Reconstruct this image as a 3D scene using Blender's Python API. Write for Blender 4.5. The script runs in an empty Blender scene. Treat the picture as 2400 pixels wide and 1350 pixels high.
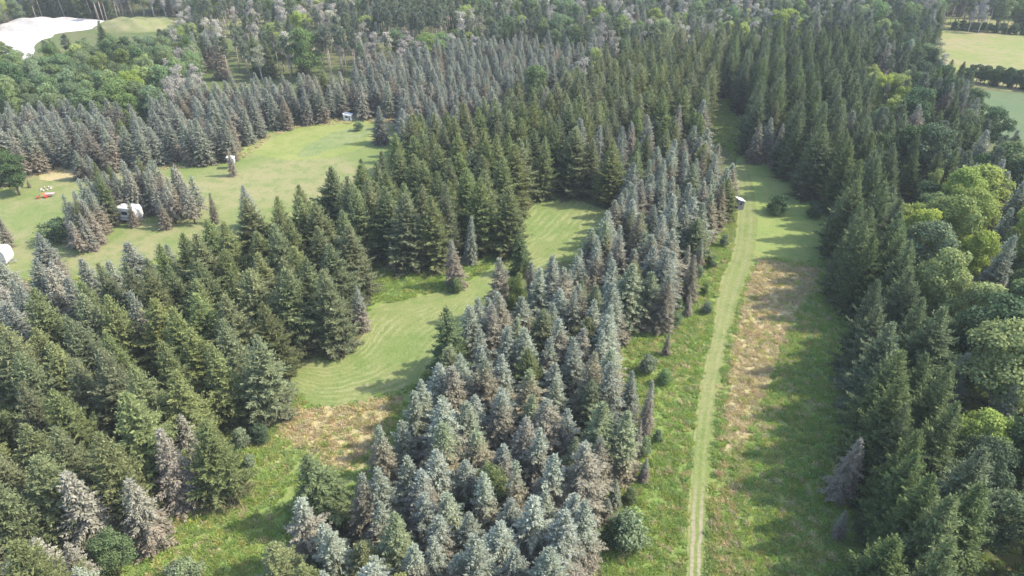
import bpy, math, random
import numpy as np
from mathutils import Vector, Matrix

R = math.radians
sc = bpy.context.scene
rng = np.random.default_rng(7)
random.seed(7)

# ------------------------------------------------------------------ camera, sky, sun, exposure
CAM_H, PITCH, FPX = 60.0, R(32.0), 1590.0          # metres, down tilt, focal length in 2400 px wide frame
cam_d = bpy.data.cameras.new('camera'); cam = bpy.data.objects.new('camera', cam_d)
sc.collection.objects.link(cam)
cam.location = (0, 0, CAM_H); cam.rotation_euler = (math.pi/2 - PITCH, 0, 0)
cam_d.sensor_width = 36.0; cam_d.lens = FPX/2400*36.0
cam_d.clip_start = 0.5; cam_d.clip_end = 6000
sc.camera = cam

SUN_EL, SUN_AZ = R(45), R(87)                       # azimuth clockwise from +Y: the sun stands to the right of the view
w = bpy.data.worlds.new('World'); sc.world = w; w.use_nodes = True
wn = w.node_tree; wn.nodes.clear()
wo = wn.nodes.new('ShaderNodeOutputWorld'); wb = wn.nodes.new('ShaderNodeBackground')
sky = wn.nodes.new('ShaderNodeTexSky'); sky.sky_type = 'NISHITA'; sky.sun_disc = False
sky.sun_elevation = SUN_EL; sky.sun_rotation = SUN_AZ; sky.air_density = 1.0; sky.dust_density = 1.5; sky.ozone_density = 1.0
wb.inputs['Strength'].default_value = 0.15
wn.links.new(sky.outputs[0], wb.inputs[0]); wn.links.new(wb.outputs[0], wo.inputs[0])
sl = bpy.data.lights.new('sun', 'SUN'); sl.energy = 2.4; sl.angle = R(0.9); sl.color = (1, .92, .79)
so = bpy.data.objects.new('sun', sl); sc.collection.objects.link(so)
sdir = Vector((math.sin(SUN_AZ)*math.cos(SUN_EL), math.cos(SUN_AZ)*math.cos(SUN_EL), math.sin(SUN_EL)))
so.rotation_euler = sdir.to_track_quat('Z', 'Y').to_euler(); so.location = (60, 0, 120)
sc.view_settings.view_transform = 'Standard'; sc.view_settings.look = 'None'
sc.view_settings.exposure = 1.62; sc.view_settings.gamma = 1.0
sc.cycles.max_bounces = 5; sc.cycles.diffuse_bounces = 3; sc.cycles.transmission_bounces = 3
sc.cycles.volume_bounces = 1; sc.cycles.caustics_reflective = False; sc.cycles.caustics_refractive = False

# ------------------------------------------------------------------ photo pixel <-> world
CP, SP = math.cos(PITCH), math.sin(PITCH)
def at(x, y, z=0.0):
    u, v = (x-1200)/FPX, (675-y)/FPX
    dy, dz = CP + v*SP, -SP + v*CP
    t = (CAM_H - z)/(-dz)
    return (u*t, dy*t)
def proj(X, Y, Z):
    X, Y, Z = np.asarray(X, float), np.asarray(Y, float), np.asarray(Z, float) - CAM_H
    d = Y*CP - Z*SP; up = Y*SP + Z*CP
    return 1200 + FPX*X/d, 675 - FPX*up/d, d
def inside(px, py, poly):
    px, py = np.asarray(px, float), np.asarray(py, float); r = np.zeros(px.shape, bool)
    n = len(poly)
    for i in range(n):
        x0, y0 = poly[i]; x1, y1 = poly[(i+1) % n]
        if y0 == y1: continue
        c = ((y0 > py) != (y1 > py)) & (px < (x1-x0)*(py-y0)/(y1-y0)+x0)
        r ^= c
    return r

# ------------------------------------------------------------------ helpers
def link(o, parent=None):
    sc.collection.objects.link(o)
    if parent is not None: o.parent = parent
    return o
def tag(o, label=None, cat=None, group=None, kind=None):
    for k, v in (('label', label), ('category', cat), ('group', group), ('kind', kind)):
        if v: o[k] = v
    return o
def mesh_np(name, V, F, mat=None, col=None, smooth=False):
    """V (n,3), F (m,k) faces of one size"""
    me = bpy.data.meshes.new(name); V = np.asarray(V, np.float32); F = np.asarray(F, np.int32)
    me.vertices.add(len(V)); me.vertices.foreach_set('co', V.ravel())
    k = F.shape[1]
    me.loops.add(F.size); me.loops.foreach_set('vertex_index', F.ravel())
    me.polygons.add(len(F)); me.polygons.foreach_set('loop_start', np.arange(len(F), dtype=np.int32)*k)
    me.polygons.foreach_set('use_smooth', np.full(len(F), smooth))
    if col is not None:
        a = me.attributes.new('fc', 'FLOAT_COLOR', 'POINT')
        a.data.foreach_set('color', np.c_[col, np.ones(len(col))].astype(np.float32).ravel())
    me.update(calc_edges=True); me.validate()
    if mat: me.materials.append(mat)
    return me
class MB:
    def __init__(s): s.v = []; s.f = []
    def add(s, vs, fs):
        b = len(s.v); s.v += [tuple(p) for p in vs]; s.f += [tuple(i+b for i in f) for f in fs]
    def box(s, x0, x1, y0, y1, z0, z1):
        s.add([(x0,y0,z0),(x1,y0,z0),(x1,y1,z0),(x0,y1,z0),(x0,y0,z1),(x1,y0,z1),(x1,y1,z1),(x0,y1,z1)],
              [(0,3,2,1),(4,5,6,7),(0,1,5,4),(1,2,6,5),(2,3,7,6),(3,0,4,7)])
    def prism(s, prof, y0, y1):            # profile in xz
        n = len(prof)
        s.add([(x,y0,z) for x,z in prof]+[(x,y1,z) for x,z in prof],
              [tuple(range(n)), tuple(range(2*n-1, n-1, -1))]+[(i, i+n, (i+1)%n+n, (i+1)%n) for i in range(n)])
    def tube(s, pts, rad, n=7):
        pts = [Vector(p) for p in pts]; b = len(s.v)
        for i, p in enumerate(pts):
            d = (pts[min(i+1, len(pts)-1)] - pts[max(i-1, 0)]).normalized()
            a = d.cross(Vector((0, 1, 0)) if abs(d.y) < .9 else Vector((1, 0, 0))).normalized(); c = d.cross(a)
            for k in range(n):
                t = 2*math.pi*k/n; s.v.append(tuple(p + (a*math.cos(t)+c*math.sin(t))*rad[i]))
        for i in range(len(pts)-1):
            for k in range(n):
                s.f.append((b+i*n+k, b+i*n+(k+1)%n, b+(i+1)*n+(k+1)%n, b+(i+1)*n+k))
        s.f.append(tuple(b+k for k in range(n))[::-1]); s.f.append(tuple(b+(len(pts)-1)*n+k for k in range(n)))
    def mesh(s, name, mat, smooth=False, bevel=0):
        me = bpy.data.meshes.new(name); me.from_pydata(s.v, [], s.f); me.update()
        if smooth: me.polygons.foreach_set('use_smooth', [True]*len(me.polygons))
        if mat: me.materials.append(mat)
        return me
    def build(s, name, mat, parent=None, bevel=0, smooth=False):
        o = bpy.data.objects.new(name, s.mesh(name, mat, smooth))
        if bevel:
            m = o.modifiers.new('bevel', 'BEVEL'); m.width = bevel; m.segments = 2; m.limit_method = 'ANGLE'
        return link(o, parent)

# ------------------------------------------------------------------ materials
class NT:
    def __init__(s, name):
        s.m = bpy.data.materials.new(name); s.m.use_nodes = True; s.t = s.m.node_tree; s.t.nodes.clear()
        s.out = s.n('ShaderNodeOutputMaterial')
    def n(s, typ, **kw):
        nd = s.t.nodes.new(typ)
        for k, v in kw.items(): setattr(nd, k, v)
        return nd
    def put(s, sock, v):
        if isinstance(v, bpy.types.NodeSocket): s.t.links.new(v, sock)
        elif isinstance(v, (tuple, list)) and len(v) == 3 and sock.type == 'RGBA': sock.default_value = (*v, 1)
        else: sock.default_value = v
    def math(s, op, a, b=0.0, c=None, clamp=False):
        nd = s.n('ShaderNodeMath', operation=op, use_clamp=clamp); s.put(nd.inputs[0], a); s.put(nd.inputs[1], b)
        if c is not None: s.put(nd.inputs[2], c)
        return nd.outputs[0]
    def mix(s, f, a, b):
        nd = s.n('ShaderNodeMix', data_type='RGBA'); s.put(nd.inputs[0], f); s.put(nd.inputs[6], a); s.put(nd.inputs[7], b)
        return nd.outputs[2]
    def step(s, x, lo, hi):
        nd = s.n('ShaderNodeMapRange', interpolation_type='SMOOTHSTEP'); s.put(nd.inputs[0], x); s.put(nd.inputs[1], lo); s.put(nd.inputs[2], hi)
        return nd.outputs[0]
    def noise(s, vec, scale, detail=3, rough=.55, dist=0.0):
        nd = s.n('ShaderNodeTexNoise'); s.put(nd.inputs['Scale'], scale); s.put(nd.inputs['Detail'], detail)
        s.put(nd.inputs['Roughness'], rough); s.put(nd.inputs['Distortion'], dist)
        if vec is not None: s.t.links.new(vec, nd.inputs['Vector'])
        return nd.outputs[0]
    def pos(s): return s.n('ShaderNodeNewGeometry').outputs['Position']
    def scaled(s, vec, sc3, rot=0.0):
        nd = s.n('ShaderNodeMapping'); s.t.links.new(vec, nd.inputs[0]); nd.inputs['Scale'].default_value = sc3
        nd.inputs['Rotation'].default_value = (0, 0, rot); return nd.outputs[0]
    def hsv(s, col, h=.5, sa=1., v=1.):
        nd = s.n('ShaderNodeHueSaturation'); s.put(nd.inputs['Hue'], h); s.put(nd.inputs['Saturation'], sa)
        s.put(nd.inputs['Value'], v); s.put(nd.inputs['Color'], col); return nd.outputs[0]
    def done(s, col, rough=.7, spec=.3, transl=0., bump=None, bstr=.5, bdist=.1, metal=0.):
        p = s.n('ShaderNodeBsdfPrincipled'); s.put(p.inputs['Base Color'], col); s.put(p.inputs['Roughness'], rough)
        s.put(p.inputs['Specular IOR Level'], spec); s.put(p.inputs['Metallic'], metal)
        if bump is not None:
            b = s.n('ShaderNodeBump'); s.put(b.inputs['Strength'], bstr); s.put(b.inputs['Distance'], bdist)
            s.t.links.new(bump, b.inputs['Height']); s.t.links.new(b.outputs[0], p.inputs['Normal'])
        o = p.outputs[0]
        if transl:
            tr = s.n('ShaderNodeBsdfTranslucent'); s.put(tr.inputs[0], col); mx = s.n('ShaderNodeMixShader')
            s.put(mx.inputs[0], transl); s.t.links.new(o, mx.inputs[1]); s.t.links.new(tr.outputs[0], mx.inputs[2]); o = mx.outputs[0]
        s.t.links.new(o, s.out.inputs[0]); return s.m

def foliage(name, tip, inner, dead, dead_amt=0.0, hue=.02, val=.22, transl=.22, patch=None, patch_amt=0.0):
    """tip: young outer growth, mixed in more with height, inner: colour further in and lower, dead: bare browned lower boughs; varies from tree to tree"""
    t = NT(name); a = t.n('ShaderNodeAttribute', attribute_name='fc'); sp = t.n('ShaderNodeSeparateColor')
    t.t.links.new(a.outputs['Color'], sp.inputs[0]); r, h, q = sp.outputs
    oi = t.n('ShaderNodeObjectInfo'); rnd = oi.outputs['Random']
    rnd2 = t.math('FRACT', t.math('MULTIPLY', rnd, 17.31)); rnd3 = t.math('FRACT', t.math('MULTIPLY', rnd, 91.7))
    f = t.math('ADD', t.math('MULTIPLY', r, .62), t.math('MULTIPLY', q, .28)); f = t.math('ADD', f, t.math('MULTIPLY', h, .38)); f = t.math('SUBTRACT', f, .12, clamp=True)  # outer and higher sprays take more tip colour; height term adds contrast between crowns
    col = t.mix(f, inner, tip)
    if patch: col = t.mix(t.math('MULTIPLY', t.step(rnd3, 1-patch_amt, 1.0), .9), col, patch)
    if dead_amt:
        lim = t.math('ADD', t.math('MULTIPLY', rnd2, dead_amt*1.3), -dead_amt*.15)
        d = t.math('SUBTRACT', t.math('ADD', lim, t.math('MULTIPLY', q, .22)), h)
        col = t.mix(t.math('MULTIPLY', t.step(d, -.06, .22), .9), col, dead)
    v = t.math('ADD', t.math('MULTIPLY', rnd, 2*val), 1-val)
    v = t.math('MULTIPLY', v, t.math('ADD', t.math('MULTIPLY', q, .5), .75))
    hh = t.math('ADD', t.math('MULTIPLY', rnd2, 2*hue), .5-hue)
    col = t.hsv(col, hh, t.math('ADD', t.math('MULTIPLY', rnd3, .35), .82), v)
    return t.done(col, .7, .12, transl)

def plain(name, col, rough=.6, spec=.4, var=.12, scale=3.0, metal=0.):
    t = NT(name); n = t.noise(t.n('ShaderNodeTexCoord').outputs['Object'], scale, 4)
    c = t.hsv(col, .5, 1., t.math('ADD', t.math('MULTIPLY', n, 2*var), 1-var))
    return t.done(c, rough, spec, metal=metal)

M = {}
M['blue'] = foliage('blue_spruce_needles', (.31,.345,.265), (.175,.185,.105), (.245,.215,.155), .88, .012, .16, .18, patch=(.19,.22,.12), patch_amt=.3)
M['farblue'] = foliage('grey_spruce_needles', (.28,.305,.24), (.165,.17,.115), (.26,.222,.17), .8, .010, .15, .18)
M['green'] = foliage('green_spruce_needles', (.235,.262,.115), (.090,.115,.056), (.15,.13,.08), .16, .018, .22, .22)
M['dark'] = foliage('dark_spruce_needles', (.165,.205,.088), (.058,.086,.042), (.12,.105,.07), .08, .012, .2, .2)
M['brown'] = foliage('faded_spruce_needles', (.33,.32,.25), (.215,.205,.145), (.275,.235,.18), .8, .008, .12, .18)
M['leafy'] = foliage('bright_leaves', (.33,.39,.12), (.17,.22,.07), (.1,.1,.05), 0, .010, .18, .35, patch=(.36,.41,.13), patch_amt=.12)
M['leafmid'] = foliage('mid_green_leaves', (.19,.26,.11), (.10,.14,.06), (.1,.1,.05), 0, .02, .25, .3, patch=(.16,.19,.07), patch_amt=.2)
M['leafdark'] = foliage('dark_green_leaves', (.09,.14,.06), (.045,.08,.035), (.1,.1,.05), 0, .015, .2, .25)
M['pine'] = foliage('pine_needles', (.20,.235,.145), (.12,.145,.095), (.1,.09,.05), .1, .015, .2, .2)
M['twig'] = foliage('grey_twigs', (.36,.34,.28), (.28,.25,.21), (.2,.18,.15), 0, .02, .2, .15, patch=(.2,.22,.1), patch_amt=.4)
M['palebush'] = foliage('pale_shrub_leaves', (.24,.29,.17), (.12,.15,.08), (.1,.1,.05), 0, .02, .15, .3)
M['red'] = foliage('red_leaves', (.28,.07,.045), (.16,.05,.03), (.1,.1,.05), 0, .01, .1, .3)
M['rust'] = foliage('rust_needles', (.30,.17,.08), (.2,.12,.07), (.2,.12,.07), 0, .01, .1, .2)
M['bark'] = plain('grey_bark', (.17,.135,.11), .9, .1, .3, 6)
M['pinebark'] = plain('pinkish_bark', (.42,.34,.30), .9, .1, .25, 4)
M['palebark'] = plain('pale_bark', (.42,.39,.35), .85, .1, .25, 4)

# ------------------------------------------------------------------ tree prototypes
def unit(v): return v/np.maximum(np.linalg.norm(v, axis=-1, keepdims=True), 1e-6)
def kites(P, D, N, L, W, att):
    """narrow four-cornered sprays: base P, direction D, plane normal N"""
    S = unit(np.cross(D, N)); m = P + D*(L*.45)[:, None] + N*(L*.06)[:, None]
    V = np.stack([P, m + S*(W*.5)[:, None], P + D*L[:, None], m - S*(W*.5)[:, None]], 1).reshape(-1, 3)
    F = np.arange(len(V), dtype=np.int32).reshape(-1, 4)
    return V, F, np.repeat(att, 4, 0)
def spruce(seed, H, Rm, style, sparse=1.0, low=.05, irr=.16):
    g = np.random.default_rng(seed); P=[]; D=[]; L=[]; W=[]; A=[]
    z = low*H; wob = g.normal(0, .12, 2)
    dz0 = dict(blue=.46, green=.46, brown=.46)[style]; k3 = g.uniform(0, 6.28, 3)
    lop = g.uniform(0, 2*math.pi)
    while z < H*.985:
        t = z/H
        prof = (1-t**(1.4 if style == 'green' else 1.28))**(.92 if style == 'green' else .95)
        if t < .22: prof *= .80 + .2*(t/.22)
        r0 = Rm*prof + .10
        nb = int(round((5 + 4*min(1, r0/2.2))*sparse + g.uniform(-.5, .5)))
        ph = g.uniform(0, 2*math.pi)
        for k in range(max(3, nb)):
            th = ph + 2*math.pi*k/max(3, nb) + g.normal(0, .16)
            r = r0*(1 + g.normal(0, irr) + .08*math.cos(th-lop)) * (1.14 if g.random() < .1 else 1)
            r = max(.15, r*(1 + (.15 if style == 'green' else .09)*math.sin(3*th+1.4*z+k3[0])*math.sin(1.9*z+k3[1])))
            d = np.array([math.cos(th), math.sin(th), 0.])
            if style == 'green': a = .45*(t-.45) - .12; b = .36 if t > .12 else .2; a += g.normal(-.1, .12)
            elif style == 'brown': a = .35*(t-.6); b = -.10
            else: a = .5*(t-.35); b = -.02
            n = max(3, int(r/.20)); s = np.linspace(.14 if r < 1 else .2, 1, n) + g.normal(0, .012, n)
            c = np.stack([d[0]*r*s + wob[0]*t, d[1]*r*s + wob[1]*t, z + r*(a*s + b*s*s) + g.normal(0, .02, n)], 1)
            c[:, 2] = np.maximum(c[:, 2], .05)
            tg = unit(np.stack([np.full(n, d[0]), np.full(n, d[1]), a + 2*b*s], 1))
            side = np.array([-d[1], d[0], 0.])
            for sg in (-1, 1):
                an = g.uniform(.55, 1.05, n)[:, None]
                dd = tg*np.cos(an) + sg*side*np.sin(an) + np.array([0, 0, 1])*g.normal(-.12 if style != 'green' else -.02, .2, n)[:, None]
                ll = (.30*r*np.clip(1.15-s, .1, 1)*(.5+.8*np.sin(np.pi*np.clip(s,.1,.95))) + .20)*g.uniform(.75, 1.2, n)
                P.append(c); D.append(unit(dd)); L.append(ll); W.append(np.clip(ll*.42, .10, .28 if style == 'green' else .24))
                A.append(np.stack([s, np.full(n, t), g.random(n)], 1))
            # upright / hanging shoots along the bough give it thickness
            dd = tg*.75 + np.array([0, 0, 1])*(g.normal(.5 if style == 'green' else .35, .35, n))[:, None]
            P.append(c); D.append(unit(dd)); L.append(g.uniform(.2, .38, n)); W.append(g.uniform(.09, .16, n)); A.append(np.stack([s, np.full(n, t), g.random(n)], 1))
            dd = tg*.35 - np.array([0, 0, 1])*g.uniform(.5, 1.1, n)[:, None] + side*g.normal(0, .3, n)[:, None]
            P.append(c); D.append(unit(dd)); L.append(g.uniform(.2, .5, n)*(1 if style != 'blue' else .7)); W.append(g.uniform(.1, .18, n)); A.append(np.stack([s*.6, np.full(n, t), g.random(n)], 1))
        z += dz0*(1 - .45*t)*g.uniform(.8, 1.2)
    m = 10; zz = np.linspace(H*.95, H*1.0, m)
    P.append(np.stack([np.full(m, wob[0]), np.full(m, wob[1]), zz], 1)); th = g.uniform(0, 6.28, m)
    D.append(unit(np.stack([np.cos(th)*.5, np.sin(th)*.5, np.ones(m)], 1))); L.append(g.uniform(.15, .4, m)); W.append(np.full(m, .08))
    A.append(np.stack([np.ones(m), np.ones(m), g.random(m)], 1))
    P=np.concatenate(P); D=np.concatenate(D); L=np.concatenate(L); W=np.concatenate(W); A=np.concatenate(A)
    N = unit(np.cross(D, unit(g.normal(0, 1, D.shape)*.45 + np.cross(D, np.array([0,0,1.]))+1e-3)))
    V, F, C = kites(P, D, N, L, W, A)
    tb = MB(); tb.tube([(0,0,-.1), (0,0,H*.35), (wob[0]*.6, wob[1]*.6, H*.7), (wob[0], wob[1], H*.97)], [.19, .14, .08, .02], 7)
    return V, F, C, tb
def leafy(seed, H, Rm, nleaf=9000, low=.3, nl=42, size=.29, sparse=False, cone=False):
    g = np.random.default_rng(seed); lobes = []
    for i in range(nl):
        th = i*2.399 + g.normal(0, .3); q = (i+.5)/nl
        zc = H*(low + (1-low)*(.12 + .78*q)); rad = Rm*math.sqrt(max(.05, 1-((q-.38)/.68)**2))*(.64 if not cone else .64*(1.15-q))
        rr = rad*g.uniform(.35, 1.35); zc += g.normal(0, .05)*H; lobes.append((rr*math.cos(th), rr*math.sin(th), max(zc, .8), Rm*g.uniform(.13, .32)*(1 if not cone else 1.15-q*.6)))
    lobes.append((0, 0, H*.86, Rm*.38)); lobes.append((0, 0, H*(low+.3), Rm*.55))
    lb = np.array(lobes); w_ = lb[:, 3]**2; idx = g.choice(len(lb), nleaf, p=w_/w_.sum())
    dirs = unit(g.normal(0, 1, (nleaf, 3))); dirs[:, 2] = np.where(dirs[:, 2] < -.3, -dirs[:, 2]*.6, dirs[:, 2]); dirs = unit(dirs)
    bump = 1 + .22*np.sin(dirs[:, 0]*7+idx)*np.sin(dirs[:, 1]*6+idx*2)*np.sin(dirs[:, 2]*8)
    rr = lb[idx, 3]*bump*g.uniform(.6, 1.08, nleaf)**.5
    P = lb[idx, :3] + dirs*rr[:, None]*np.array([1.05, 1.05, .9]) + g.normal(0, .13, (nleaf, 3))
    keep = P[:, 2] > .15; P, dirs, idx = P[keep], dirs[keep], idx[keep]; n = len(P)
    Nn = unit(dirs*.9 + g.normal(0, .55, (n, 3)) + np.array([0, 0, .35]))
    D = unit(np.cross(Nn, g.normal(0, 1, (n, 3)))); L = g.uniform(.6, 1.25, n)*size
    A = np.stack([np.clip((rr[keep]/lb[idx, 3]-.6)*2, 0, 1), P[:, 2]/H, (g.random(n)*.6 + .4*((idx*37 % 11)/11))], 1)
    V, F, C = kites(P, D, Nn, L, L*g.uniform(.6, .95, n), A)
    tb = MB(); top = H*.7
    tb.tube([(0,0,-.1), (.1,0,H*.2), (0,.1,H*.45), (0,0,top)], [.022*H, .017*H, .012*H, .004*H], 8)
    for k, l in enumerate(lobes[:14]):
        z0 = H*g.uniform(low*.75, .5); tb.tube([(0,0,min(z0, top-.5)), (l[0]*.5, l[1]*.5, (z0+l[2])/2 + .1*H*.2), (l[0], l[1], l[2])], [.008*H, .005*H, .002*H], 5)
    return V, F, C, tb
def pine(seed, H, Rm, low=.64):
    g = np.random.default_rng(seed); P=[]; D=[]; A=[]; tb = MB(); wx, wy = g.normal(0, .35, 2)
    tb.tube([(0,0,-.1), (wx*.3,wy*.3,H*.4), (wx,wy,H*.96)], [.17, .13, .03], 7)
    z = low*H
    while z < H:
        t = (z-low*H)/(H*(1-low)); r0 = Rm*(math.sin(math.pi*min(1, .18+t*.80))**.8)
        nb = 4
        for k in range(nb):
            th = g.uniform(0, 6.28); r = r0*g.uniform(.6, 1.2); d = np.array([math.cos(th), math.sin(th), 0]); up = .15+.45*t
            tb.tube([(wx*z/H, wy*z/H, z), (wx*z/H+d[0]*r*.9, wy*z/H+d[1]*r*.9, z+r*up)], [.035, .012], 4)
            for s in np.arange(.35, 1.05, .16):
                n = 15; c = np.array([wx*z/H, wy*z/H, z]) + d*r*s + np.array([0, 0, r*s*up]); c = c + g.normal(0, .1, 3)
                dd = unit(g.normal(0, 1, (n, 3)) + np.array([0, 0, .45]) + d*.4)
                P.append(np.repeat(c[None], n, 0)+dd*.05); D.append(dd); A.append(np.stack([np.full(n, s), np.full(n, .5), g.random(n)], 1))
        z += .48*g.uniform(.7, 1.3)
    P=np.concatenate(P); D=np.concatenate(D); A=np.concatenate(A); n=len(P); L=g.uniform(.3, .55, n)
    N = unit(np.cross(D, g.normal(0, 1, D.shape)))
    V, F, C = kites(P, D, N, L, L*.35, A); return V, F, C, tb

PROTO = {}   # kind -> list of (crown mesh, trunk mesh, height, radius)
def add_proto(kind, data, mat, bark, H, Rm):
    V, F, C, tb = data
    PROTO.setdefault(kind, []).append((mesh_np(kind+'_crown', V, F, M[mat], C), tb.mesh(kind+'_trunk', M[bark], True), H, Rm))
for i in range(9):
    add_proto('blue', spruce(10+i*3, 12, (2.2,2.6,2.85,2.35,2.75,2.0,2.5,2.9,2.3)[i], 'blue', (1,.85,1.1,.8,1,.75,.95,1,.9)[i], irr=(.10,.2,.14,.26,.17,.24,.12,.2,.28)[i]), 'blue', 'bark', 12, 2.3)
for i in range(4):
    add_proto('farblue', spruce(20+i, 11.5, (2.35,2.6,2.4,2.8)[i], 'blue'), 'farblue', 'bark', 11.5, 2.1)
for i in range(6):
    add_proto('green', spruce(30+i, 13.5, (3.3,3.6,3.0,3.4,3.1,3.7)[i], 'green', irr=.22), 'green', 'bark', 13.5, 3.0)
for i in range(5):
    add_proto('dark', spruce(40+i, 14.5, (2.9,3.2,2.7,3.1,2.8)[i], 'green', irr=.22), 'dark', 'bark', 14.5, 2.8)
for i in range(4):
    add_proto('brown', spruce(50+i, 11, (1.9,2.3,2.1,1.8)[i], 'brown', .9, irr=.16), 'brown', 'bark', 11, 2.1)
for i in range(4):
    add_proto('leafy', leafy(60+i, 11, (3.9,3.3,4.2,3.5)[i], 13000, .2), 'leafy', 'palebark', 11, 3.9)
for i in range(4):
    add_proto('leafmid', leafy(70+i, 11, (3.7,3.2,4.0,3.4)[i], 10500, .15), 'leafmid', 'bark', 11, 3.7)
for i in range(3):
    add_proto('leafdark', leafy(80+i, 10, (3.6,3.2,3.9)[i], 10500, .12), 'leafdark', 'bark', 10, 3.5)
for i in range(4):
    add_proto('pine', pine(90+i, 15, (1.6,1.8,1.4,1.7)[i]), 'pine', 'pinebark', 15, 2.0)
for i in range(3):
    add_proto('twig', leafy(100+i, 11, (2.4,2.8,2.1)[i], 2600, .3, 14, .26), 'twig', 'palebark', 11, 2.4)
for i in range(3):
    add_proto('bush', leafy(110+i, 3, (2.0,2.4,1.8)[i], 3200, .02, 10, .22), 'leafdark', 'bark', 3, 2.0)
for i in range(2):
    add_proto('palebush', leafy(120+i, 3, (2.0,1.7)[i], 3400, .02, 10, .2), 'palebush', 'bark', 3, 1.9)
for i in range(2):
    add_proto('green_bush', leafy(125+i, 3, (2.0,1.7)[i], 3400, .02, 10, .2), 'leafmid', 'bark', 3, 1.9)
for i in range(3):
    add_proto('thin', spruce(140+i, 10, (2.0,1.8,2.2)[i], 'brown', .62, low=.24, irr=.25), 'farblue' if i == 2 else 'brown', 'bark', 10, 2.0)
add_proto('red', leafy(130, 9, 3.2, 6000, .15), 'red', 'bark', 9, 3.2)
for i in range(2):
    add_proto('droop', spruce(150+i, 12, 3.1, 'brown', .72, irr=.24), 'dark', 'bark', 12, 3.0)
add_proto('rust', spruce(131, 10, 2.0, 'brown'), 'rust', 'bark', 10, 2.0)

# ------------------------------------------------------------------ plan of the place (traced, in photo pixels, on the ground)
CAMP = [(-150,470),(0,455),(60,412),(170,400),(300,398),(420,388),(500,383),(545,378),(582,360),(600,335),(650,310),(720,292),(800,282),(860,276),(900,272),(938,280),
        (935,300),(893,318),(888,345),(870,362),(790,372),(740,398),(690,420),(600,452),(560,472),(520,480),(490,505),(445,530),(405,548),(330,560),(250,592),(140,602),(60,590),(0,560),(-150,560)]
LANE1 = [(640,842),(650,828),(700,850),(780,840),(840,800),(858,745),(880,720),(960,705),(1060,680),(1120,655),(1175,620),(1165,650),(1110,680),(1095,720),(1010,760),(985,830),(965,890),(925,915),(850,935),(770,948),(725,945),(700,905)]
WEED = [(862,645),(900,638),(1000,645),(1040,655),(1100,640),(1140,625),(1160,600),(1170,620),(1110,670),(960,705),(865,716)]
LANE2 = [(1215,520),(1240,490),(1300,455),(1340,465),(1400,478),(1430,492),(1420,515),(1380,545),(1300,590),(1250,600),(1235,560)]
MEAD_L = [(640,1010),(700,955),(850,940),(920,918),(905,990),(870,1040),(840,1080),(790,1100),(770,1040),(690,1045),(680,1110),(650,1200),(640,1260),(600,1350),(600,1400),(320,1400),(330,1300),(395,1260),(420,1190),(520,1150),(560,1060),(600,1020)]
STRIP = [(1668,262),(1690,235),(1705,228),(1716,262),(1742,305),(1745,385),(1815,392),(1850,445),(1895,485),(1945,508),(1945,580),(1925,622),(1955,700),(1985,765),(1975,850),(1945,950),(1925,1050),(1935,1150),(1965,1260),(2030,1400),
         (1370,1400),(1390,1330),(1415,1250),(1450,1170),(1500,1090),(1560,1010),(1560,900),(1455,880),(1465,770),(1560,790),(1605,740),(1645,650),(1690,560),(1728,470),(1728,380),(1700,345),(1665,325),(1662,290)]
SAND = [(-150,75),(0,70),(60,58),(110,50),(160,50),(215,52),(235,62),(200,72),(130,78),(85,100),(75,132),(45,135),(0,92),(-150,92)]
MOUND = [(240,66),(300,42),(425,40),(415,60),(345,82),(300,86),(240,78)]
FIELD1 = [(2188,42),(2700,48),(2700,66),(2400,56),(2240,50)]
FIELD2 = [(2195,74),(2700,90),(2700,215),(2400,182),(2245,164),(2225,130)]
FIELD3 = [(2292,212),(2700,240),(2700,470),(2400,312),(2370,300)]
TANGAP = [(725,75),(830,62),(835,100),(780,112),(735,108)]
TANGAP2 = [(505,62),(630,36),(632,48),(560,78),(505,84)]
CLEAR = [CAMP, LANE1, WEED, LANE2, MEAD_L, STRIP, SAND, MOUND, FIELD1, FIELD2, FIELD3, [(-30,566),(50,570),(50,606),(-30,612)]]

# stands, in photo pixels of the tree tips: (polygon, [(kind, share)...], height range, spacing, place phrase)
ST = []
def stand(poly, mix, hr, sp, phrase): ST.append((poly, mix, hr, sp, phrase))
stand([(450,104),(835,100),(835,134),(700,150),(450,160)], [], (1,1), 3, '')
stand([(290,58),(690,50),(690,82),(440,92),(300,92)], [('leafy',.6),('leafmid',.3),('twig',.1)], (4.5,7.5), 4.0, 'in scrub behind the pines')
stand([(1820,42),(2070,42),(2070,70),(1820,70)], [], (1,1), 3, '')
stand([(60,-8),(275,-8),(275,60),(60,60)], [], (1,1), 3, '')
stand([(2045,120),(2140,140),(2145,240),(2060,260)], [('leafy',.5),('pine',.3),('dark',.2)], (9,12), 4.8, 'in far right wood')
0 and stand([(2230,35),(2700,45),(2700,85),(2330,62),(2230,55)], [('leafdark',.5),('dark',.5)], (5,7), 3.6, 'in the far windbreak')
0 and stand([(2235,140),(2700,170),(2700,225),(2400,200),(2240,176)], [('leafdark',.8),('dark',.2)], (5,6.5), 3.6, 'in the mid windbreak')
stand([(2150,380),(2400,400),(2900,420),(2900,840),(2250,840),(2180,760),(2155,600),(2110,480)], [('leafy',.68),('leafdark',.1),('leafmid',.1),('blue',.12)], (9,15), 6.0, 'right of dark row')
stand([(2190,760),(2900,760),(2900,1090),(2290,1090),(2240,960)], [('leafdark',.6),('leafy',.12),('blue',.14),('leafmid',.14)], (8,11), 5.4, 'in shaded wood')
stand([(2290,1090),(2900,1090),(2900,1900),(2400,1900),(2340,1300)], [('leafdark',.75),('leafmid',.25)], (7,10), 5.2, 'in corner wood')
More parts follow.
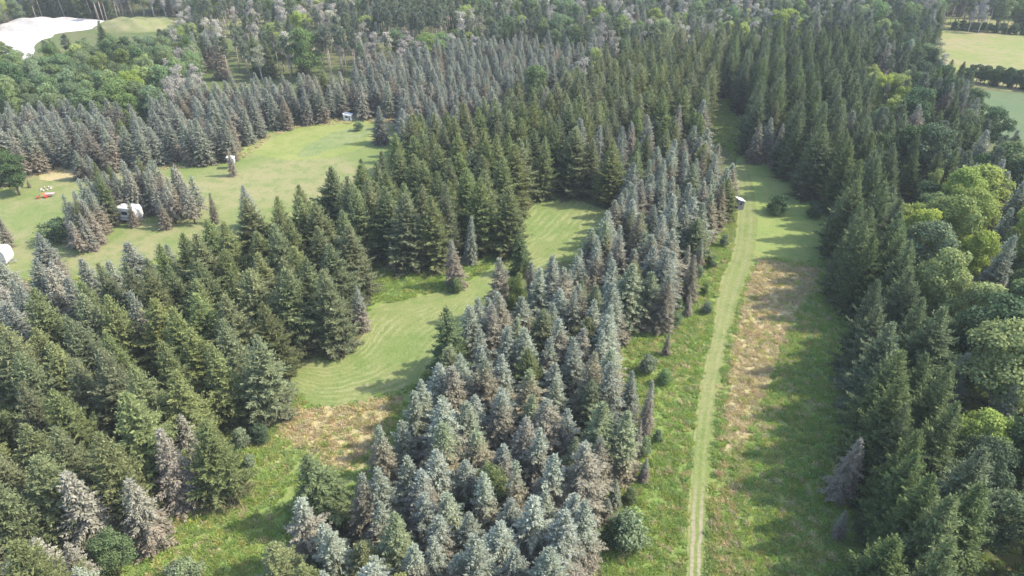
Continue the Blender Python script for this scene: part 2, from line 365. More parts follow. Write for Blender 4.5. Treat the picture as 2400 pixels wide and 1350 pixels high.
stand([(2050,50),(2185,50),(2240,170),(2310,235),(2420,300),(2900,380),(2900,430),(2250,385),(2140,400),(2110,330),(2040,290),(2040,120)], [('dark',.38),('farblue',.14),('pine',.24),('leafdark',.16),('leafmid',.08)], (10,14), 4.0, 'in far right wood')
stand([(1700,52),(1830,60),(2050,60),(2045,290),(2110,330),(2120,440),(2165,620),(2215,850),(2290,1100),(2350,1350),(2420,1900),(1900,1900),(1900,700),(1800,420),(1725,300),(1700,200)], [('dark',.95),('green',.035),('farblue',.015)], (12.5,16.5), 2.9, 'in dark rows by track')
stand([(1820,20),(2070,20),(2070,62),(1820,62)], [('pine',1)], (15,18), 3.4, 'in back pines')
stand([(-300,560),(-300,520),(60,510),(130,580),(250,590),(400,510),(430,545),(330,590),(230,640),(110,690),(0,760),(-300,860)], [('farblue',.5),('brown',.3),('blue',.2)], (9,11.5), 3.7, 'below the camp lawn')
stand([(1440,300),(1520,255),(1690,225),(1690,262),(1600,290),(1540,330),(1480,390),(1440,440)], [('green',.35),('brown',.2),('farblue',.3),('dark',.15)], (11,13), 4.0, 'above the blue stand')
stand([(1600,285),(1700,260),(1730,350),(1740,560),(1600,800),(1580,1060),(1420,1400),(1380,1900),(480,1900),(570,1340),(650,1230),(800,1090),(890,980),(930,920),(1000,830),(1100,660),(1180,620),(1300,560),(1420,500),(1440,430),(1520,350)], [('blue',.93),('brown',.02),('green',.05)], (8.2,11.3), 3.5, 'in central stand')
stand([(-400,880),(0,720),(110,660),(240,600),(330,560),(430,520),(500,470),(600,430),(760,380),(890,300),(960,262),(1090,235),(1180,210),(1240,180),(1320,160),(1420,110),(1500,75),(1700,50),(1720,240),(1560,250),(1440,300),(1440,480),(1350,480),(1200,620),(880,660),(860,800),(640,1040),(400,1150),(200,1250),(-50,1400),(-400,1500)], [('green',.965),('farblue',.025),('brown',.01)], (12,14.5), 4.1, 'in green wood')
stand([(-400,1400),(300,1150),(420,1250),(200,1500),(-100,1900),(-400,1900)], [('brown',.35),('blue',.3),('green',.35)], (9,11.5), 4.2, 'in near corner')
stand([(-400,255),(0,240),(120,228),(330,238),(420,200),(440,165),(560,158),(830,135),(900,118),(1060,88),(1200,78),(1330,85),(1430,105),(1320,158),(1240,185),(1180,215),(1090,240),(1020,262),(960,275),(930,300),(-400,440)], [('farblue',.9),('brown',.07),('green',.03)], (8.6,11.3), 3.6, 'in far plantation')
stand([(440,86),(690,84),(700,68),(840,62),(840,104),(440,104)], [('pine',.93),('leafmid',.07)], (14,16.5), 3.3, 'behind the plantation')
stand([(60,-40),(275,-40),(275,60),(60,60)], [('pine',.6),('dark',.4)], (13,16), 3.8, 'beyond the sand pit')
stand([(880,-60),(1060,-60),(1060,30),(880,30)], [('pine',1)], (14,17), 3.6, 'at the far top')
stand([(380,110),(450,100),(450,190),(380,190)], [('twig',.8),('leafmid',.2)], (10,13), 4.2, 'beside the pines')
stand([(830,60),(1100,60),(1100,110),(830,140)], [('twig',.45),('leafmid',.2),('pine',.2),('farblue',.15)], (9,12), 4.6, 'behind the plantation')
stand([(-400,85),(60,85),(70,130),(230,70),(330,90),(440,80),(440,170),(420,205),(330,240),(120,235),(0,245),(-400,260)], [('leafmid',.9),('leafy',.05),('leafdark',.05)], (9,13), 5.6, 'in the leafy wood')
stand([(-2000,-400),(4000,-400),(4000,2200),(-2000,2200)], [('leafmid',.15),('leafy',.05),('pine',.45),('farblue',.08),('dark',.09),('twig',.18)], (9.5,15), 4.4, 'in distant wood')

# ------------------------------------------------------------------ scatter
AZ = R(18.7); ex = np.array([math.cos(AZ), -math.sin(AZ)]); ey = np.array([math.sin(AZ), math.cos(AZ)])
RX, RY = 4.5, 3.1
def planting(rx, ry, sd):
    ii, jj = np.meshgrid(np.arange(int(-110*4.5/rx), int(150*4.5/rx)), np.arange(int(-60*3.1/ry), int(230*3.1/ry))); ii = ii.ravel(); jj = jj.ravel()
    return ii[:, None]*rx*ex + (jj + .5*(ii % 2))[:, None]*ry*ey + rng.normal(0, sd, (len(ii), 2))
GA = planting(RX, RY, .42); GB = planting(2.9, 2.45, .5); GC = planting(4.3, 2.6, .32); G = np.concatenate([GA, GB, GC]); tight = np.repeat([0, 1, 2], [len(GA), len(GB), len(GC)])
bx, by, bd = proj(G[:, 0], G[:, 1], np.zeros(len(G)))
ok = (bd > 5) & (bx > -330) & (bx < 2760) & (by > -75) & (by < 1900)
G = G[ok]; tight = tight[ok]
TIGHT = ('in central stand', 'in far plantation', 'below the camp lawn', 'in near corner', 'behind the plantation')
Hn = rng.uniform(0, 1, len(G)); Kr = rng.uniform(0, 1, len(G))
order = rng.permutation(len(G))
tips = proj(G[:, 0], G[:, 1], np.full(len(G), 12.0))
sid = np.full(len(G), -1)
for k, s in enumerate(ST):
    tk = proj(G[:, 0], G[:, 1], np.full(len(G), sum(s[2])/2 if s[1] else 12.0)); m = (sid < 0) & inside(tk[0], tk[1], s[0]); sid[m] = k
KR = dict(blue=2.2, farblue=2.1, green=3.0, dark=2.8, brown=2.1, droop=3.0, thin=2.0, leafy=3.9, leafmid=3.7, leafdark=3.5, pine=2.0, twig=2.4, bush=2., palebush=1.9, green_bush=1.9, red=3.2, rust=2.)
TREES = []      # dict per tree
grid = {}
def cell(x, y): return (int(x//8), int(y//8))
def near_ok(x, y, d):
    cx, cy = cell(x, y)
    for a in (-1, 0, 1):
        for b in (-1, 0, 1):
            for (X, Y, D) in grid.get((cx+a, cy+b), ()):
                if (X-x)**2 + (Y-y)**2 < (.5*(d+D))**2: return False
    return True
def put(kind, x, y, H, sx=1.0, phrase='', label=None, sp=3.0, lean=(0, 0), tint=None):
    TREES.append(dict(k=kind, x=x, y=y, H=H, sx=sx, ph=phrase, label=label, rz=random.uniform(0, 6.28), lean=lean, p=random.randrange(len(PROTO[kind]))))
    grid.setdefault(cell(x, y), []).append((x, y, sp))
def hand(kind, tx, ty, H, sx=1.0, label=None, sp=3.2, lean=(0, 0)):
    """a single tree, from the photo pixel of its tip and its height"""
    x, y = at(tx, ty, H); put(kind, x, y, H, sx, '', label, sp, lean)
HANDS = [
 ('droop', 728, 1062, 10.5, 1.3, 'broad dark spruce with drooping boughs alone in the near meadow'),
 ('droop', 1050, 722, 13.0, 1.05, 'large dark green spruce standing on the inner bend of the mown lane'),
 ('droop', 1222, 538, 8.5, .95, 'dark spruce between the two mown clearings'),
 ('blue', 1100, 505, 9.5, .75, 'slender blue-grey spruce at the head of the weedy patch'),
 ('brown', 1062, 562, 9.0, .85, 'greyish spruce with browned skirt beside the lane bend'),
 ('brown', 913, 566, 6.0, .7, 'small thin grey spruce in front of the green wood'),
 ('farblue', 1200, 478, 5.5, .9, 'small grey spruce on the left edge of the upper clearing'),
 ('farblue', 832, 670, 8.0, .6, 'slim silver spruce standing at the bulge of the mown lane'),
 ('brown', 375, 1012, 11.0, .95, 'grey spruce with bare drooping lower boughs in the near left wood'),
 ('brown', 300, 1120, 10.0, 1.0, 'pinkish dead-looking spruce at the edge of the near meadow'),
 ('brown', 150, 1110, 11.5, 1.15, 'widest pinkish faded spruce in the near left wood'),
 ('brown', 425, 975, 9.0, .8, 'faded spruce half behind the grey drooping one'),
 ('brown', 80, 1262, 9.0, .9, 'faded spruce close to the bottom left corner'),
 ('brown', 150, 1265, 8.5, .8, 'small faded spruce behind the bright round bush'),
 ('blue', 10, 1285, 10.0, 1.2, 'silver blue spruce cut by the bottom left corner'),
 ('green', 470, 985, 11.5, .9, 'green spruce with open lower boughs at the meadow edge'),
 ('brown', 2022, 1022, 9.5, .75, 'lone grey spruce leaning out of the dark row over the meadow'),
 ('brown', 1985, 1200, 4.0, .9, 'low grey spruce at the foot of the dark row'),
 ('blue', 2268, 822, 10.5, .85, 'pale spruce behind the dark row, taller of a pair'),
 ('blue', 2232, 848, 9.5, .8, 'pale spruce behind the dark row, shorter of a pair'),
 ('farblue', 1998, 462, 7.0, .8, 'grey spruce leaning out beside the mown lawn'),
 ('brown', 1837, 290, 10.5, .8, 'slender silver-grey spruce in front of the dark rows'),
 ('farblue', 1812, 275, 10.5, .8, 'slim grey spruce at the bend of the far track'),
 ('brown', 1780, 290, 9.5, .9, 'faded spruce at the narrow end of the track'),
 ('blue', 1482, 870, 8.5, .75, 'young blue spruce apart from the stand near the track'),
 ('brown', 1530, 888, 9.0, .5, 'thin leaning dead spruce near the track'),
 ('brown', 1500, 985, 6.0, .5, 'thin grey spruce stub in the weeds near the track'),
 ('farblue', 1515, 1075, 3.5, .8, 'knee-high grey spruce in the weeds beside the track'),
 ('blue', 1447, 1122, 4.5, .9, 'small blue spruce at the foot of the central stand'),
 ('farblue', 1428, 1165, 4.0, .8, 'small silver spruce just below another small one'),
 ('brown', 1615, 575, 6.5, .8, 'grey spruce among shrubs left of the track'),
 ('farblue', 1647, 560, 6.0, .7, 'slim grey spruce nearest the track bend'),
 ('brown', 1618, 690, 4.0, .8, 'low grey spruce among shrubs beside the track'),
 ('brown', 1568, 780, 4.0, .7, 'low grey spruce at the corner of the central stand'),
 ('farblue', 886, 250, 9.5, .85, 'lone spruce at the right end of the camp lawn'),
 ('brown', 533, 348, 6.5, .75, 'lone spruce beside the pale hut on the camp lawn'),
 ('farblue', 570, 432, 9.0, .8, 'spruce top poking up at the lower edge of the camp lawn'),
 ('farblue', 487, 452, 6.5, .6, 'thin spruce alone at the lower edge of the camp lawn'),
 ('farblue', 205, 362, 6.0, .9, 'young spruce in front of the far plantation'),
 ('farblue', 172, 350, 7.0, .9, 'spruce at the lower corner of the far plantation'),
 ('brown', 62, 420, 2.0, 1.0, 'small brown bush beside the dark round tree'),
 ('farblue', -12, 505, 6.5, .7, 'grey spruce at the left edge above the white trailer'),
 ('farblue', 82, 545, 10, .9, 'blue-grey spruce leaning over the lower camp lawn'),
 ('farblue', 160, 645, 10, .9, 'blue-grey spruce in the fringe below the camp'),
 ('brown', 262, 452, 4.0, .8, 'short spruce left of the grey trailer'),
 ('blue', 600, 542, 9.5, .8, 'pale silver tip standing out of the green wood'),
 ('red', 2335, -8, 9.0, 1.0, 'red-leaved tree at the far right edge of the wood'),
 ('rust', 1433, 62, 10.0, .9, 'rust-coloured dying spruce at the far end of the plantation'),
 ('rust', 1305, 120, 9.0, .9, 'light brown dying spruce between plantation and green wood'),
 ('leafdark', 5, 358, 9.5, 1.15, 'dark round leafy tree at the left edge of the camp lawn'),
 ('leafdark', 1535, 285, 9.0, .85, 'bright green leafy tree among the blue spruces'),
 ('leafmid', 235, 1255, 6.0, .95, 'round bright green tree at the bottom of the near wood'),
 ('leafmid', 1210, 650, 9.5, .55, 'rounded green tree among the blue spruces'),
 ('leafy', 2195, 402, 10.5, .6, 'yellowish topped leafy tree beside the dark row'),
 ('leafy', 2330, 385, 13.5, 1.2, 'tallest bright leafy tree right of the dark row'),
 ('leafmid', 2240, 612, 9.0, .95, 'rounded grey-green tree behind the dark row'),
 ('leafdark', 2290, 205, 11, 1.0, 'dark leafy tree at the corner of the green field'),
 ('leafdark', 2340, 250, 11, 1.0, 'dark leafy tree below the green field corner'),
]
CLUMP = [(205,412,10,'blue'),(222,425,9,'farblue'),(140,455,9,'blue'),(165,448,9.5,'farblue'),(185,415,10,'blue'),(225,402,11,'green'),(175,470,9,'green'),(188,466,9,'brown'),
 (203,480,8,'brown'),(186,500,7.5,'brown'),(165,515,7,'thin'),(212,380,10,'green'),(250,385,10,'green'),(280,375,11,'farblue'),(322,370,11,'green'),(350,378,10,'farblue'),(300,395,10,'brown'),
 (370,395,10,'thin'),(395,410,9.5,'thin'),(420,405,9.5,'thin'),(405,385,10,'thin'),(430,425,9,'thin'),(340,402,9,'farblue'),(385,430,8.5,'thin'),(360,430,8,'thin'),(440,410,9,'thin'),(300,400,9,'thin'),
 (298,470,5.5,'farblue'),(372,470,6,'farblue'),(402,392,9,'blue'),(265,405,9.5,'farblue'),(168,470,9,'farblue'),(150,485,8,'brown'),(205,440,9.5,'farblue'),(238,400,10,'farblue'),(310,385,10,'farblue'),(345,392,9.5,'farblue'),(412,395,9.5,'thin')]
for h in HANDS: hand(h[0], h[1], h[2], h[3], h[4]*(1.22 if h[0] in ('brown', 'farblue') else 1.05), h[5])
for i, (x, y, H, k) in enumerate(CLUMP):
    X, Y = at(x, y, H); put(k, X, Y, H, .98 if k != 'green' else .7, 'in the camp clump', None, 2.0)
BUSHES = [('bush',1828,462,3.4,1.1,'round dark bush standing alone on the mown lawn'),('bush',1915,478,3,.8,'dark bush at the right edge of the mown lawn'),
 ('palebush',1478,1215,4.2,.95,'large pale grey-green shrub left of the gravel track'),('bush',1440,1232,3.0,.7,'dark green shrub behind the pale one'),
 ('palebush',1700,552,2.2,.8,'shrub touching the track bend'),('green_bush',1668,600,2.2,.8,'green shrub left of the track bend'),('palebush',1640,625,2.2,.7,'pale shrub left of the track'),
 ('palebush',1722,425,2,.6,'low shrub beside the small hut'),('green_bush',1655,665,2,.7,'green shrub below the pale shrub beside the track'),('palebush',1660,712,1.8,.9,'low pale shrub where the track straightens'),
 ('palebush',1608,660,2.4,.8,'pale shrub near the stand corner'),('green_bush',1590,700,2.2,.8,'green shrub in front of the central stand corner'),
 ('palebush',1520,838,2.6,.9,'pale shrub near the top of the weedy verge'),('green_bush',1560,870,2.2,.8,'green shrub in the weedy verge'),('palebush',1510,1030,2.4,.8,'pale shrub between thin grey spruces'),
 ('palebush',1545,1010,1.8,.7,'small pale shrub nearest the track'),('palebush',560,1010,2.6,.9,'pale shrub at the meadow edge left of the dry grass'),('bush',600,1000,2.4,1.0,'grey-green shrub below the green wood'),
 ('palebush',578,1070,1.8,.8,'small pale shrub alone in the near meadow'),('green_bush',1070,655,2.4,.9,'bush on the lane bend below the grey spruce'),('palebush',1215,500,2.6,.9,'pale bush at the corner of the upper clearing'),
 ('bush',125,520,4.0,1.1,'dark bush at the left foot of the camp clump'),('green_bush',840,285,2.5,.9,'bush near the small cabin'),('green_bush',430,1320,3,.9,'shrub at the bottom edge of the near meadow'),
 ('palebush',410,1335,2.6,1.1,'pale shrub cut by the bottom edge'),('green_bush',1480,1150,2,.7,'small green shrub above the large pale shrub'),('bush',1385,1015,2.5,.7,'dark shrub under the stand'),
 ('bush',360,1230,2.6,.9,'dark green bush beside the pinkish spruce'),('green_bush',1585,735,2.4,.8,'shrub below the corner of the central stand')]
for k, x, y, H, s, lb in BUSHES:
    X, Y = at(x, y, H); put(k, X, Y, H, s*1.1, '', lb, 1.5)
for q, (x0, y0, x1, y1, hh, wd) in enumerate([(2238,70,2480,90,3.8,'far'), (2250,190,2480,222,5.2,'nearer')]):
    a = np.array(at(x0, y0)); b = np.array(at(x1, y1)); nn = int(np.linalg.norm(b-a)/2.4)
    for i in range(nn):
        for r_ in (0, 1.8):
            p = a + (b-a)*(i+random.random()*.5)/nn; put('leafdark' if random.random() < .7 else 'dark', p[0]+random.gauss(0,.3), p[1]+r_, hh*random.uniform(.8, 1.15), 1.2, f'in {wd} windbreak', None, 1.5)
nhand = len(TREES)
# the hedge rows in the fields are narrow; ordinary stands follow the plantation rows
for n in order:
    k = sid[n]
    if k < 0 or (k == len(ST)-1 and tips[1][n] > 170): continue
    poly, mixk, hr, sp, ph = ST[k]
    if not mixk or tight[n] != (2 if ph == 'in dark rows by track' else int(ph in TIGHT)): continue
    tot = sum(q for _, q in mixk); c = Kr[n]*tot; kind = mixk[-1][0]
    for kk, q in mixk:
        c -= q
        if c <= 0: kind = kk; break
    H = hr[0] + (hr[1]-hr[0])*Hn[n]; x, y = G[n]
    rad = KR[kind]*H/PROTO[kind][0][2]
    d = sp if kind not in ('leafy', 'leafmid', 'leafdark') else max(sp, 5.0 if H > 8 else 3.4)
    if kind in ('blue','farblue','brown'): d = min(d, 3.55)
    if ph == 'in central stand': d = 2.75
    if not near_ok(x, y, d*.80): continue
    tx_, ty_, _ = proj(x, y, H)
    if 1130 < tx_ < 1262 and 440 < ty_ < 600: continue
    zs = np.array([.3, .3, .3, H*.35, H*.35, H*.55, H*.55, H*.75, H*.95]); os_ = np.array([0, -rad*.4, rad*.4, -rad*.45, rad*.45, -rad*.3, rad*.3, 0, 0])
    px, py, _ = proj(x+os_, np.full(9, y), zs)
    if any(inside(px, py, q).any() for q in CLEAR): continue
    if kind not in ('pine', 'twig') and any(inside(px, py, q).any() for q in (TANGAP, TANGAP2)): continue
    dist = math.hypot(x, y)
    put(kind, x, y, H, random.uniform(.8, 1.15)*(1.18 if ph in TIGHT and kind != 'pine' else 1), ph, None, d*.80)
print('TREES', len(TREES), 'hand', nhand)

# how much of each tree the photo shows: a coarse depth-ordered raster of cone outlines
BW, BH = 800, 450
buf = np.full((BH, BW), -1, np.int32)
ordr = sorted(range(len(TREES)), key=lambda i: -TREES[i]['y'])
for i in ordr:
    t = TREES[i]; rad = KR[t['k']]*t['H']/PROTO[t['k']][0][2]*t['sx']
    px, py, _ = proj([t['x'], t['x']], [t['y'], t['y']], [t['H'], 0]); s = FPX/float(proj(t['x'], t['y'], t['H']*.4)[2])*rad
    px = px/3; py = py/3; s /= 3
    y0, y1 = py[0], py[1]
    yy = np.arange(max(0, int(y0)), min(BH, int(y1+s*.3)+1))
    rnd_ = t['k'].startswith('leaf') or 'bush' in t['k'] or t['k'] == 'red'
    for Y in yy:
        f = (Y-y0)/max(1, (y1-y0)); f = min(1, max(0, f)); wdt = s*(math.sqrt(f*(1.6-f))*1.2 if rnd_ else (f if t['k'] != 'pine' else .8*(f < .45)+.06)); cx = px[0]+(px[1]-px[0])*f
        a, b = max(0, int(cx-wdt)), min(BW, int(cx+wdt)+1)
        if a < b: buf[Y, a:b] = i
vis = np.bincount(buf[buf >= 0], minlength=len(TREES))

NAME = dict(blue='blue_spruce', farblue='grey_spruce', green='green_spruce', dark='dark_spruce', brown='faded_spruce', droop='drooping_spruce', thin='thin_spruce', leafy='bright_leafy_tree', leafmid='leafy_tree',
            leafdark='dark_leafy_tree', pine='tall_pine', twig='sparse_tree', bush='dark_bush', palebush='pale_shrub', green_bush='green_shrub', red='red_leaved_tree', rust='rust_spruce')
DESC = dict(blue=['silver blue spruce', 'pale blue spruce', 'blue spruce with browned skirt'], farblue=['grey-blue spruce'], green=['bushy green spruce'],
            dark=['dark green spruce'], brown=['faded brownish spruce'], thin=['thin grey spruce with bare trunk'], leafy=['bright green leafy tree'], leafmid=['mid-green leafy tree'],
            leafdark=['dark green leafy tree'], pine=['tall pine'], twig=['thin greyish tree'])
CAT = dict(bush='bush', palebush='shrub', green_bush='shrub')
LIMIT = dict(blue=290, farblue=280, green=290, dark=280, brown=150, leafy=90, leafmid=130, leafdark=90, pine=100, twig=40)
byk = {}
for i, t in enumerate(TREES): byk.setdefault(t['k'], []).append(i)
singles, rest = [], {}
for k, idx in byk.items():
    idx.sort(key=lambda i: (-(i < nhand), -vis[i]))
    for n, i in enumerate(idx):
        if (i < nhand and (vis[i] >= 1)) or (vis[i] >= 14 and n < LIMIT.get(k, 100)): singles.append(i)
        else: rest.setdefault(k, []).append(i)
print('singles', len(singles), {k: len(v) for k, v in byk.items()})
used = {}
for i in sorted(singles, key=lambda i: TREES[i]['y']):
    t = TREES[i]; cm, tm, H0, R0 = PROTO[t['k']][t['p']]
    e = bpy.data.objects.new(NAME[t['k']], None); link(e); e.empty_display_size = .5
    s = t['H']/H0; e.location = (t['x'], t['y'], 0); e.scale = (s*t['sx'], s*t['sx'], s)
    e.rotation_euler = (t['lean'][0]+random.gauss(0, .03), t['lean'][1]+random.gauss(0, .03), t['rz'])
    link(bpy.data.objects.new('crown', cm), e); link(bpy.data.objects.new('trunk', tm), e)
    lb = t['label']
    if not lb:
        px, py, _ = proj(t['x'], t['y'], t['H']); px, py = float(px)/24, float(py)/13.5
        d = DESC[t['k']][i % len(DESC[t['k']])] if False else DESC[t['k']][0]
        where = f", tip {max(0, min(100, round(px)))}% across, {round(py)}% down" if py >= 0 else f", crown cut by top edge {round(px)}% across"
        lb = f"{d} {t['ph']}{where}"
        n = used.get(lb, 0); used[lb] = n+1
        if n: lb += (', rear', ', third', ', fourth')[min(n-1, 2)]
    tag(e, lb, CAT.get(t['k'], 'tree'), (f"{NAME[t['k']].replace('_', ' ')}s {t['ph']}" if t['ph'] else None))

def instancer(name, pts, rot, scl, idx, protos, mat_objs, label, cat):
    """one object of kind stuff: points that carry instances of the prototype meshes"""
    me = bpy.data.meshes.new(name); n = len(pts); me.vertices.add(n); me.vertices.foreach_set('co', np.asarray(pts, np.float32).ravel())
    for nm, ty, arr, key in (('irot', 'FLOAT_VECTOR', rot, 'vector'), ('iscl', 'FLOAT_VECTOR', scl, 'vector'), ('iidx', 'INT', idx, 'value')):
        a = me.attributes.new(nm, ty, 'POINT'); a.data.foreach_set(key, np.asarray(arr, np.int32 if ty == 'INT' else np.float32).ravel())
    o = bpy.data.objects.new(name, me); link(o)
    col = bpy.data.collections.new(name+'_kinds')
    for j, ob in enumerate(protos): col.objects.link(ob)
    ng = bpy.data.node_groups.new(name+'_scatter', 'GeometryNodeTree')
    ng.interface.new_socket('Geometry', in_out='INPUT', socket_type='NodeSocketGeometry'); ng.interface.new_socket('Geometry', in_out='OUTPUT', socket_type='NodeSocketGeometry')
    N = ng.nodes; gi = N.new('NodeGroupInput'); go = N.new('NodeGroupOutput'); ip = N.new('GeometryNodeInstanceOnPoints'); ci = N.new('GeometryNodeCollectionInfo')
    ci.inputs['Collection'].default_value = col; ci.inputs['Separate Children'].default_value = True; ci.inputs['Reset Children'].default_value = True
    def attr(nm, ty):
        a = N.new('GeometryNodeInputNamedAttribute'); a.data_type = ty; a.inputs['Name'].default_value = nm; return a.outputs['Attribute']
    L = ng.links.new
    L(gi.outputs[0], ip.inputs['Points']); L(ci.outputs[0], ip.inputs['Instance']); ip.inputs['Pick Instance'].default_value = True
    L(attr('iidx', 'INT'), ip.inputs['Instance Index']); 
    er = N.new('FunctionNodeEulerToRotation'); L(attr('irot', 'FLOAT_VECTOR'), er.inputs[0]); L(er.outputs[0], ip.inputs['Rotation'])
    L(attr('iscl', 'FLOAT_VECTOR'), ip.inputs['Scale']); L(ip.outputs[0], go.inputs[0])
    m = o.modifiers.new('scatter', 'NODES'); m.node_group = ng
    tag(o, label, cat, kind='stuff'); return o
PL = dict(blue='blue_spruces', farblue='grey_spruces', green='green_spruces', dark='dark_spruces', brown='faded_spruces', leafy='bright_leafy_trees', leafmid='leafy_trees', leafdark='dark_leafy_trees', pine='tall_pines', twig='sparse_trees')
for k, idx in rest.items():
    if k not in PL: continue
    protos = []
    for j, (cm, tm, H0, R0) in enumerate(PROTO[k]):
        # crown and trunk joined into one source mesh
        nv = len(cm.vertices); a = np.empty(nv*3, np.float32); cm.vertices.foreach_get('co', a)
        b = np.empty(len(tm.vertices)*3, np.float32); tm.vertices.foreach_get('co', b)
        cf = [tuple(p.vertices) for p in tm.polygons]
        o1 = bpy.data.objects.new(f'{k}_{j:02d}', cm)
        protos.append(o1)
    P = [(TREES[i]['x'], TREES[i]['y'], 0) for i in idx]; S = []; Rr = []; I = []
    for i in idx:
        t = TREES[i]; s = t['H']/PROTO[k][0][2]; S.append((s*t['sx'], s*t['sx'], s)); Rr.append((random.gauss(0, .02), random.gauss(0, .02), t['rz'])); I.append(t['p'])
    instancer('distant_'+PL[k], P, Rr, S, I, protos, None, f"remaining {PL[k].replace('_', ' ')} packed behind the nearer ones", 'trees')
    if k in ('pine', 'twig'):
        instancer('distant_'+{'pine': 'pine', 'twig': 'pale'}[k]+'_trunks', P, Rr, S, I, [bpy.data.objects.new(f'{k}_t{j:02d}', q[1]) for j, q in enumerate(PROTO[k])], None,
                  {'pine': 'bare pinkish trunks showing below the distant pine crowns', 'twig': 'pale trunks of the thin grey trees far off'}[k], 'trunks')

# ------------------------------------------------------------------ ground sheets
def ground_mat(name, cols, hay=None, moss=0, fine=.0, mow=None, bump=.25, ruts=False):
    t = NT(name); p = t.pos()
    big = t.noise(p, .045, 4, .6, .4); mid = t.noise(p, .35, 5, .65, .3); sm = t.noise(p, 2.6, 4, .7)
    c = t.mix(t.step(big, .38, .62), cols[0], cols[1])
    c = t.mix(t.math('MULTIPLY', t.step(mid, .45, .65), .65), c, cols[2])
    if mow:      # swaths along the strip: UV v runs across it
        uv = t.n('ShaderNodeUVMap').outputs[0]; sx = t.n('ShaderNodeSeparateXYZ'); t.t.links.new(uv, sx.inputs[0])
        wv = t.math('ADD', t.math('MULTIPLY', sx.outputs[1], mow[0]), t.math('MULTIPLY', mid, 2.5))
        cb = t.n('ShaderNodeCombineXYZ'); t.put(cb.inputs[0], t.math('MULTIPLY', sx.outputs[0], 3.0)); t.put(cb.inputs[1], t.math('MULTIPLY', sx.outputs[1], 30.0))
        st = t.math('MULTIPLY', t.math('ADD', t.math('SINE', wv), 1.0), .06); st = t.math('ADD', st, t.math('MULTIPLY', t.noise(cb.outputs[0], 1.0, 5, .75, .4), .85))
        c = t.mix(t.math('MULTIPLY', t.step(st, .43, .60), t.math('MULTIPLY', t.step(t.noise(p, .16, 3), .35, .6), mow[2])), c, mow[1])
    if ruts:
        uv = t.n('ShaderNodeUVMap').outputs[0]; sx = t.n('ShaderNodeSeparateXYZ'); t.t.links.new(uv, sx.inputs[0]); v = sx.outputs[1]
        def band(cn, wd): return t.math('SUBTRACT', 1.0, t.step(t.math('ABSOLUTE', t.math('SUBTRACT', v, cn)), wd*.4, wd))
        edge = t.math('MULTIPLY', band(.07, .10), t.step(mid, .3, .55)); c = t.mix(t.math('MULTIPLY', edge, .5), c, (.28,.26,.13))
        ys = t.n('ShaderNodeSeparateXYZ'); t.t.links.new(p, ys.inputs[0]); nr = t.math('SUBTRACT', 1.0, t.step(ys.outputs[1], 45.5, 56.))
        g = t.math('ADD', band(.30, .13), band(.66, .12), clamp=True); g = t.math('MULTIPLY', g, t.math('ADD', t.math('MULTIPLY', nr, .75), .22))
        g = t.math('MULTIPLY', g, t.step(sm, .25, .5)); c = t.mix(t.math('MULTIPLY', g, .85), c, (.31,.26,.19))
    c = t.hsv(c, .5, 1., t.math('ADD', t.math('MULTIPLY', sm, .5+fine), .75-fine*.5))
    return t.done(c, .9, .1, bump=t.math('ADD', t.math('MULTIPLY', mid, 1.2), sm), bstr=bump, bdist=.25)
M['floor'] = ground_mat('forest_floor', [(.10,.125,.045), (.13,.13,.06), (.08,.11,.035)])
M['weeds'] = ground_mat('rough_grass', [(.165,.225,.06), (.20,.24,.075), (.14,.205,.05)], bump=.5)
M['dry'] = ground_mat('dry_grass', [(.40,.33,.18), (.33,.295,.14), (.42,.34,.20)], bump=.5)
M['lawn'] = ground_mat('mown_grass', [(.18,.235,.065), (.22,.25,.08), (.14,.205,.055)], fine=.3)
M['camp'] = ground_mat('camp_grass', [(.165,.20,.068), (.24,.225,.11), (.12,.175,.05)], mow=None, fine=.25)
M['lane'] = ground_mat('mown_lane_grass', [(.145,.195,.058), (.18,.205,.072), (.115,.17,.045)], mow=(75., (.30,.285,.14), .6), fine=.4)
M['track'] = ground_mat('track_grass', [(.15,.195,.052), (.19,.205,.075), (.115,.165,.042)], ruts=True, fine=.35)
M['sand'] = ground_mat('pale_sand', [(.46,.44,.41), (.36,.33,.29), (.52,.50,.47)], bump=.4)
M['mound'] = ground_mat('dry_mound_grass', [(.20,.205,.09), (.17,.19,.07), (.27,.23,.14)])
M['hay'] = ground_mat('hay_field', [(.19,.205,.07), (.25,.215,.11), (.145,.19,.05)])
M['crop'] = ground_mat('blue_green_crop', [(.095,.135,.065), (.11,.145,.07), (.085,.125,.058)])
M['sown'] = ground_mat('sown_grass', [(.19,.225,.065), (.23,.245,.085), (.155,.20,.055)], fine=.3)
M['plot'] = ground_mat('leafy_plot', [(.155,.205,.075), (.205,.23,.095), (.12,.17,.058)], bump=.6, fine=.5)

